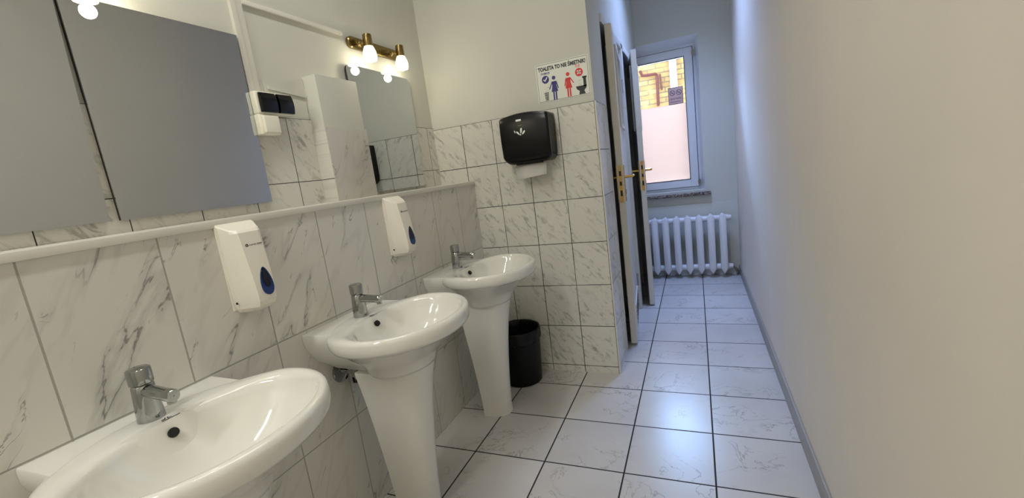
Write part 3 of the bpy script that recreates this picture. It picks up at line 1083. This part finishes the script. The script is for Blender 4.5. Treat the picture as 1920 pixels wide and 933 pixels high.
# ribs on the sides
for s in (-1, 1):
    for q in range(3):
        y = yw - 0.030 - q * 0.028
        bx('side_rib', M['black'], cov, TX + s * .1385 - .0025, TX + s * .1385 + .0025, y - .004, y + .004, 1.30, 1.505, bevel=.002)
bx('paper_slot', M['hole'], cov, TX - .075, TX + .075, yw - .100, yw - .050, 1.262, 1.273)
FT = yw - 0.1375
def TF(u, v, d): return (TX + u, FT - 0.0002 * 0 + d * -1 + 0.0025 * 0, v)
bm = nb()
poly_prism(bm, [(-.034, 1.490), (-.004, 1.490), (-.004, 1.500), (-.034, 1.500)], TF, .0012)
link('white_label', bm, M['white'], cov)
bm = nb()
poly_prism(bm, [(-.026, 1.4665), (-.004, 1.4665), (-.004, 1.469), (-.026, 1.469)], TF, .0010)
link('small_print', bm, M['greyprint'], cov)
def petal(cx, cz, ang, L, w):
    pts = []
    for i in range(20):
        t = 2 * pi * i / 20
        a, b = L / 2 * (1 - cos(t)), w * sin(t) * (0.55 + 0.45 * sin(t / 2))
        pts.append((cx + a * cos(ang) - b * sin(ang), cz + a * sin(ang) + b * cos(ang)))
    return pts
bm = nb()
for p in (petal(-.020, 1.420, radians(132), .026, .0050), petal(-.013, 1.425, radians(80), .030, .0058), petal(-.006, 1.420, radians(48), .026, .0050), petal(-.0155, 1.4155, radians(90), .008, .004), petal(-.044, 1.432, radians(112), .015, .0030)):
    poly_prism(bm, p, TF, .0012)
link('leaf_emblem', bm, M['white'], cov)
# the towel that hangs out
bm = nb()
P0 = []
for z, y, dx in ((1.2605, yw - .080, 0), (1.252, yw - .081, 0), (1.235, yw - .085, .001), (1.212, yw - .094, .003), (1.190, yw - .101, .004)):
    P0.append([(TX - .093 + dx + (1.262 - z) * .22, y, z - .004), (TX - .03, y - .006, z - .002), (TX + .04, y - .003, z + .004), (TX + .092, y, z + .008)])
rows = [[bm.verts.new(p) for p in r] for r in P0]
for a, b in zip(rows[:-1], rows[1:]):
    for i in range(3):
        bm.faces.new((a[i], a[i + 1], b[i + 1], b[i]))
bmesh.ops.solidify(bm, geom=bm.faces[:], thickness=0.0015)
tag(link('paper_towel', bm, M['paper'], smooth='all'), 'white folded paper towel hanging from the black dispenser', 'paper towel')

# ================================================================== WASTE BIN
bcx, bcy = -1.02, 2.264
wb = thing('waste_bin', (bcx, bcy, 0), 'round black waste bin with a bag over its rim', 'waste bin')
bm = nb()
lathe(bm, (bcx, bcy, 0.002), (0, 0, 1), [(0, .001), (0, .108), (.004, .113), (.05, .116), (.29, .130), (.315, .132), (.318, .128), (.29, .125), (.02, .108), (.02, .001)], n=48, cap0=False, cap1=False)
link('bin_body', bm, M['black_matt'], wb, smooth=True)
bm = nb()
rings = []
rnd = random.Random(7)
N = 60
ph = [rnd.random() * 6.28 for _ in range(6)]
def wob(i, k):
    t = 2 * pi * i / N
    return 0.0016 * (sin(9 * t + ph[0] + k) + sin(14 * t + ph[1] - k * .7) + 0.7 * sin(23 * t + ph[2]))
for k, (r, z) in enumerate(((.1335, .268), (.1350, .262), (.1365, .270), (.1360, .295), (.1365, .318), (.1360, .328), (.1320, .332), (.1270, .326), (.1240, .29), (.119, .2), (.112, .08), (.06, .05), (.005, .045))):
    rr = []
    for i in range(N):
        t = 2 * pi * i / N
        rad = r + wob(i, k) * (1.2 if k < 3 else 0.8)
        dz = 0.005 * sin(3 * t + 1) + 0.003 * sin(7 * t) if k < 3 else 0
        rr.append((bcx + rad * cos(t), bcy + rad * sin(t), z + dz))
    rings.append(rr)
loft(bm, rings, cap0=False, cap1=True)
link('bin_bag', bm, M['black_soft'], wb, smooth='all')

# ================================================================== WALL SIGN
SX0, SZ0, SW, SH = -0.772, 1.578, 0.290, 0.200
sg = thing('wall_sign', (SX0 + SW / 2, YB, SZ0), 'white laminated toilet notice with blue and red figures on end wall', 'sign')
bx('sheet', M['sheet'], sg, SX0, SX0 + SW, YB - 0.0016, YB - 0.0002, SZ0, SZ0 + SH)
def SG(layer=0):
    return lambda u, v, d: (SX0 + u * SW, YB - 0.0018 - 0.0003 * layer - d, SZ0 + v * SH)
AS = SW / SH
def sprint(name, shapes, mat, layer=0, parent=sg):
    bm = nb()
    for s in shapes:
        poly_prism(bm, s, SG(layer), 0.0002)
    return link(name, bm, mat, parent)
lw = 0.0055
def rectp(x0, y0, x1, y1): return [(x0, y0), (x1, y0), (x1, y1), (x0, y1)]
sprint('border', [rectp(.018, .022, .982, .022 + lw * AS), rectp(.018, .978 - lw * AS, .982, .978), rectp(.018, .022, .018 + lw, .978), rectp(.982 - lw, .022, .982, .978)], M['ink_black'])
def stext(body, x, y, w, h, mat, bold=0.012):
    p = Vector((SX0 + x * SW, YB - 0.0022, SZ0 + y * SH))
    return text_mesh('lettering', body, h * SH, w * SW, mat, sg, basis(p, (1, 0, 0), (0, 0, 1)), bold=bold)
stext('TOALETA TO NIE ŚMIETNIK!', .050, .805, .90, .140, M['ink_black'], 0.045)
stext('DOBRZE', .10, .715, .17, .052, M['ink_blue'], 0.03)
stext('ŹLE', .755, .735, .085, .075, M['ink_red'], 0.02)
def ell(cx, cy, r, n=28): return [(cx + r * cos(2 * pi * i / n), cy + r * AS * sin(2 * pi * i / n)) for i in range(n)]
sprint('check_disc', [ell(.175, .585, .070)], M['ink_blue'])
sprint('check_mark', [seg2(.140, .590, .168, .545, .022), seg2(.162, .540, .212, .640, .022)], M['white'], 2)
sprint('cross_disc', [ell(.815, .600, .072)], M['ink_red'])
sprint('cross_mark', [seg2(.785, .555, .845, .645, .026), seg2(.785, .645, .845, .555, .026)], M['white'], 2)
def woman(cx, arm, base):
    s = [ell(cx, base + .475, .034),
         [(cx - .042, base + .385), (cx + .042, base + .385), (cx + .040, base + .27), (cx + .064, base + .120), (cx - .064, base + .120), (cx - .040, base + .27)],
         rectp(cx - .036, base - .10, cx - .008, base + .125), rectp(cx + .008, base - .10, cx + .036, base + .125)]
    far = cx + arm * .098
    s.append(seg2(cx + arm * .036, base + .375, far, base + .20 if arm < 0 else base + .23, .020))
    s.append(seg2(cx - arm * .040, base + .375, cx - arm * .070, base + .19, .020))
    return s
sprint('blue_figure', woman(.335, -1, .120), M['ink_blue'])
sprint('red_figure', woman(.605, 1, .135), M['ink_red'])
sprint('toilet_pictogram', [rectp(.880, .22, .932, .455), rectp(.866, .435, .945, .480), [(.735, .255), (.930, .255), (.925, .185), (.885, .130), (.905, .040), (.785, .040), (.800, .130), (.750, .180)]], M['ink_black'])
rb = random.Random(3)
bits = []
bits2 = []
for k in range(9):
    cx, cy = .765 + rb.random() * .09, .275 + rb.random() * .13
    bits.append(seg2(cx, cy, cx + rb.uniform(.008, .02), cy + rb.uniform(-.02, .02), .006))
for k in range(9):
    cx, cy = .135 + rb.random() * .09, .27 + rb.random() * .11
    bits2.append(seg2(cx, cy, cx + rb.uniform(.008, .02), cy + rb.uniform(-.02, .02), .006))
sprint('paper_scraps', bits, M['greyprint'])
sprint('paper_scraps', bits2, M['greyprint'])
sprint('bin_pictogram', [rectp(.128, .235, .215, .253)] + [rectp(.133 + .003 * k, .200 - .035 * k, .210 - .003 * k, .217 - .035 * k) for k in range(5)] + [seg2(.135, .24, .150, .04, .008), seg2(.208, .24, .193, .04, .008), seg2(.172, .24, .172, .04, .008)], M['ink_black'])

# sticker on the window glass
st = thing('window_sticker', (-0.14, FY - 0.002, 1.68), 'small mauve no smoking sticker on the clear window glass', 'sticker')
M['mauve'] = mk_frost('mauve_sticker', (0.46, 0.35, 0.33, 1), 0.04)
M['plum'] = plain('plum_ink', (70, 50, 96), 0.4)
KX0, KZ0, KW, KH = -0.206, 1.664, 0.132, 0.158
bx('sticker_sheet', M['mauve'], st, KX0, KX0 + KW, FY + 0.0075, FY + 0.0095, KZ0, KZ0 + KH)
def KS(u, v, d): return (KX0 + u * KW, FY + 0.0073 - d, KZ0 + v * KH)
bm = nb()
for s in (rectp(.0, .0, 1, .03), rectp(0, .97, 1, 1), rectp(0, 0, .035, 1), rectp(.965, 0, 1, 1)):
    poly_prism(bm, s, KS, .0002)
link('border', bm, M['plum'], st)
bm = nb()
for cx in (.28, .73):
    o = [(cx + .19 * cos(2 * pi * i / 28), .68 + .16 * sin(2 * pi * i / 28)) for i in range(28)]
    ii = [(cx + .15 * cos(2 * pi * i / 28), .68 + .126 * sin(2 * pi * i / 28)) for i in range(28)]
    A = [bm.verts.new(KS(a, b, .0003)) for a, b in o]
    B = [bm.verts.new(KS(a, b, .0003)) for a, b in ii]
    for k in range(28):
        j = (k + 1) % 28
        bm.faces.new((A[k], A[j], B[j], B[k]))
    poly_prism(bm, seg2(cx - .11, .77, cx + .11, .59, .035), KS, .0004)
    poly_prism(bm, seg2(cx - .10, .66, cx + .09, .69, .030), KS, .0003)
link('prohibition_rings', bm, M['plum'], st)
text_mesh('lettering', 'ZAKAZ PALENIA', .016, .105, M['plum'], st, basis((KX0 + .014, FY + .0068, KZ0 + .045), (1, 0, 0), (0, 0, 1)), bold=.02)
bm = nb(); poly_prism(bm, rectp(.12, .14, .86, .17), KS, .0002)
link('small_print', bm, M['plum'], st)

# ================================================================== RADIATOR
rd = thing('radiator', (-0.1, 4.50, 0), 'white cast-iron radiator of seven columns below the window', 'radiator')
for k in range(7):
    cx = 0.205 - 0.1003 * k
    bm = nb()
    prof = [(-.031, .085), (-.031, .575), (-.024, .596), (-.008, .604), (.008, .604), (.024, .596), (.031, .575), (.031, .085), (.022, .070), (.009, .052), (.0, .036), (-.009, .052), (-.022, .070)]
    for y0, y1 in ((4.425, 4.470), (4.505, 4.550)):
        a = [(cx + u, y0, v) for u, v in prof]
        b = [(cx + u, y1, v) for u, v in prof]
        ins = lambda P, y, q: [(cx + (p[0] - cx) * q, y, .33 + (p[2] - .33) * (1 - (1 - q) * .25)) for p in P]
        if y0 > 4.49:
            a = [(cx + (p[0] - cx) * .55, p[1], p[2]) for p in a]
        loft(bm, [ins(a, y0 - .003, .80), ins(a, y0 + .001, .93), ins(a, y0 + .014, 1.0), ins(a, y1 - .014, 1.0), ins(a, y1 + .002, .6)])
    for z in (.563, .100):
        tube(bm, (cx - .0505, 4.487, z), (cx + .0505, 4.487, z), 0.028, n=20)
        box(bm, cx - .020, cx + .020, 4.44, 4.535, z - .024, z + .024, bevel=.006)
    link('radiator_section', bm, M['radiator'], rd, smooth=True)
bm = nb(); lathe(bm, (0.2555, 4.487, .563), (1, 0, 0), [(0, .022), (.004, .024), (.022, .022), (.026, .012)], n=8)
link('blanking_plug', bm, M['radiator'], rd, smooth=True)
bm = nb(); lathe(bm, (0.2555, 4.487, .100), (1, 0, 0), [(0, .022), (.004, .024), (.022, .022), (.026, .012)], n=8)
link('blanking_plug', bm, M['radiator'], rd, smooth=True)
bm = nb(); path_tube(bm, [(0.275, 4.487, .100), (0.300, 4.487, .075), (0.312, 4.495, .05), (0.318, 4.53, .040), (0.318, 4.585, .040)], 0.012, 12)
link('supply_pipe', bm, M['pipe'], rd, smooth=True)

# ================================================================== OUTSIDE
bm = nb(); box(bm, -6, 5, 4.9, 8.6, -1.2, -1.0)  # out of view; added to block sky light from below the horizon
struct(link('ground_outside', bm, M['pave']), 'unseen paved ground outside, added to cut skylight from below')
bd = tag(link('brick_building', (lambda b: (box(b, -6, 5, 8.0, 8.6, -1.0, 3.1), b)[1])(nb()), M['brick']), 'sunlit yellow brick building outside beyond the window', 'building')
dp = thing('downpipe', (-0.25, 7.93, 0), 'pale vertical downpipe on the brick building outside', 'downpipe')
bm = nb(); tube(bm, (-0.25, 7.92, -0.9), (-0.25, 7.92, 3.05), 0.055, n=20)
link('pipe', bm, M['downpipe'], dp, smooth=True)
for z in (1.9, 2.75):
    bm = nb(); tube(bm, (-0.25, 7.92, z), (-0.25, 7.92, z + .03), 0.061, n=20); box(bm, -0.27, -0.23, 7.95, 8.0, z, z + .03)
    link('pipe_bracket', bm, M['copper'], dp, smooth=True)
gp = thing('gas_pipe', (-0.56, 7.96, 2.1), 'thin rusty bent pipe on the brick building left of the downpipe', 'pipe')
bm = nb(); path_tube(bm, [(-0.76, 7.95, 2.58), (-0.73, 7.95, 2.50), (-0.66, 7.95, 2.49), (-0.52, 7.95, 2.485), (-0.50, 7.95, 2.46), (-0.50, 7.95, 2.40), (-0.505, 7.95, 2.20), (-0.51, 7.95, 1.98)], 0.022, 10)
link('pipe', bm, M['copper'], gp, smooth=True)
bm = nb(); tube(bm, (-0.455, 7.95, 2.47), (-0.44, 7.95, 2.22), 0.014, n=10)
link('branch_pipe', bm, M['copper'], gp, smooth=True)
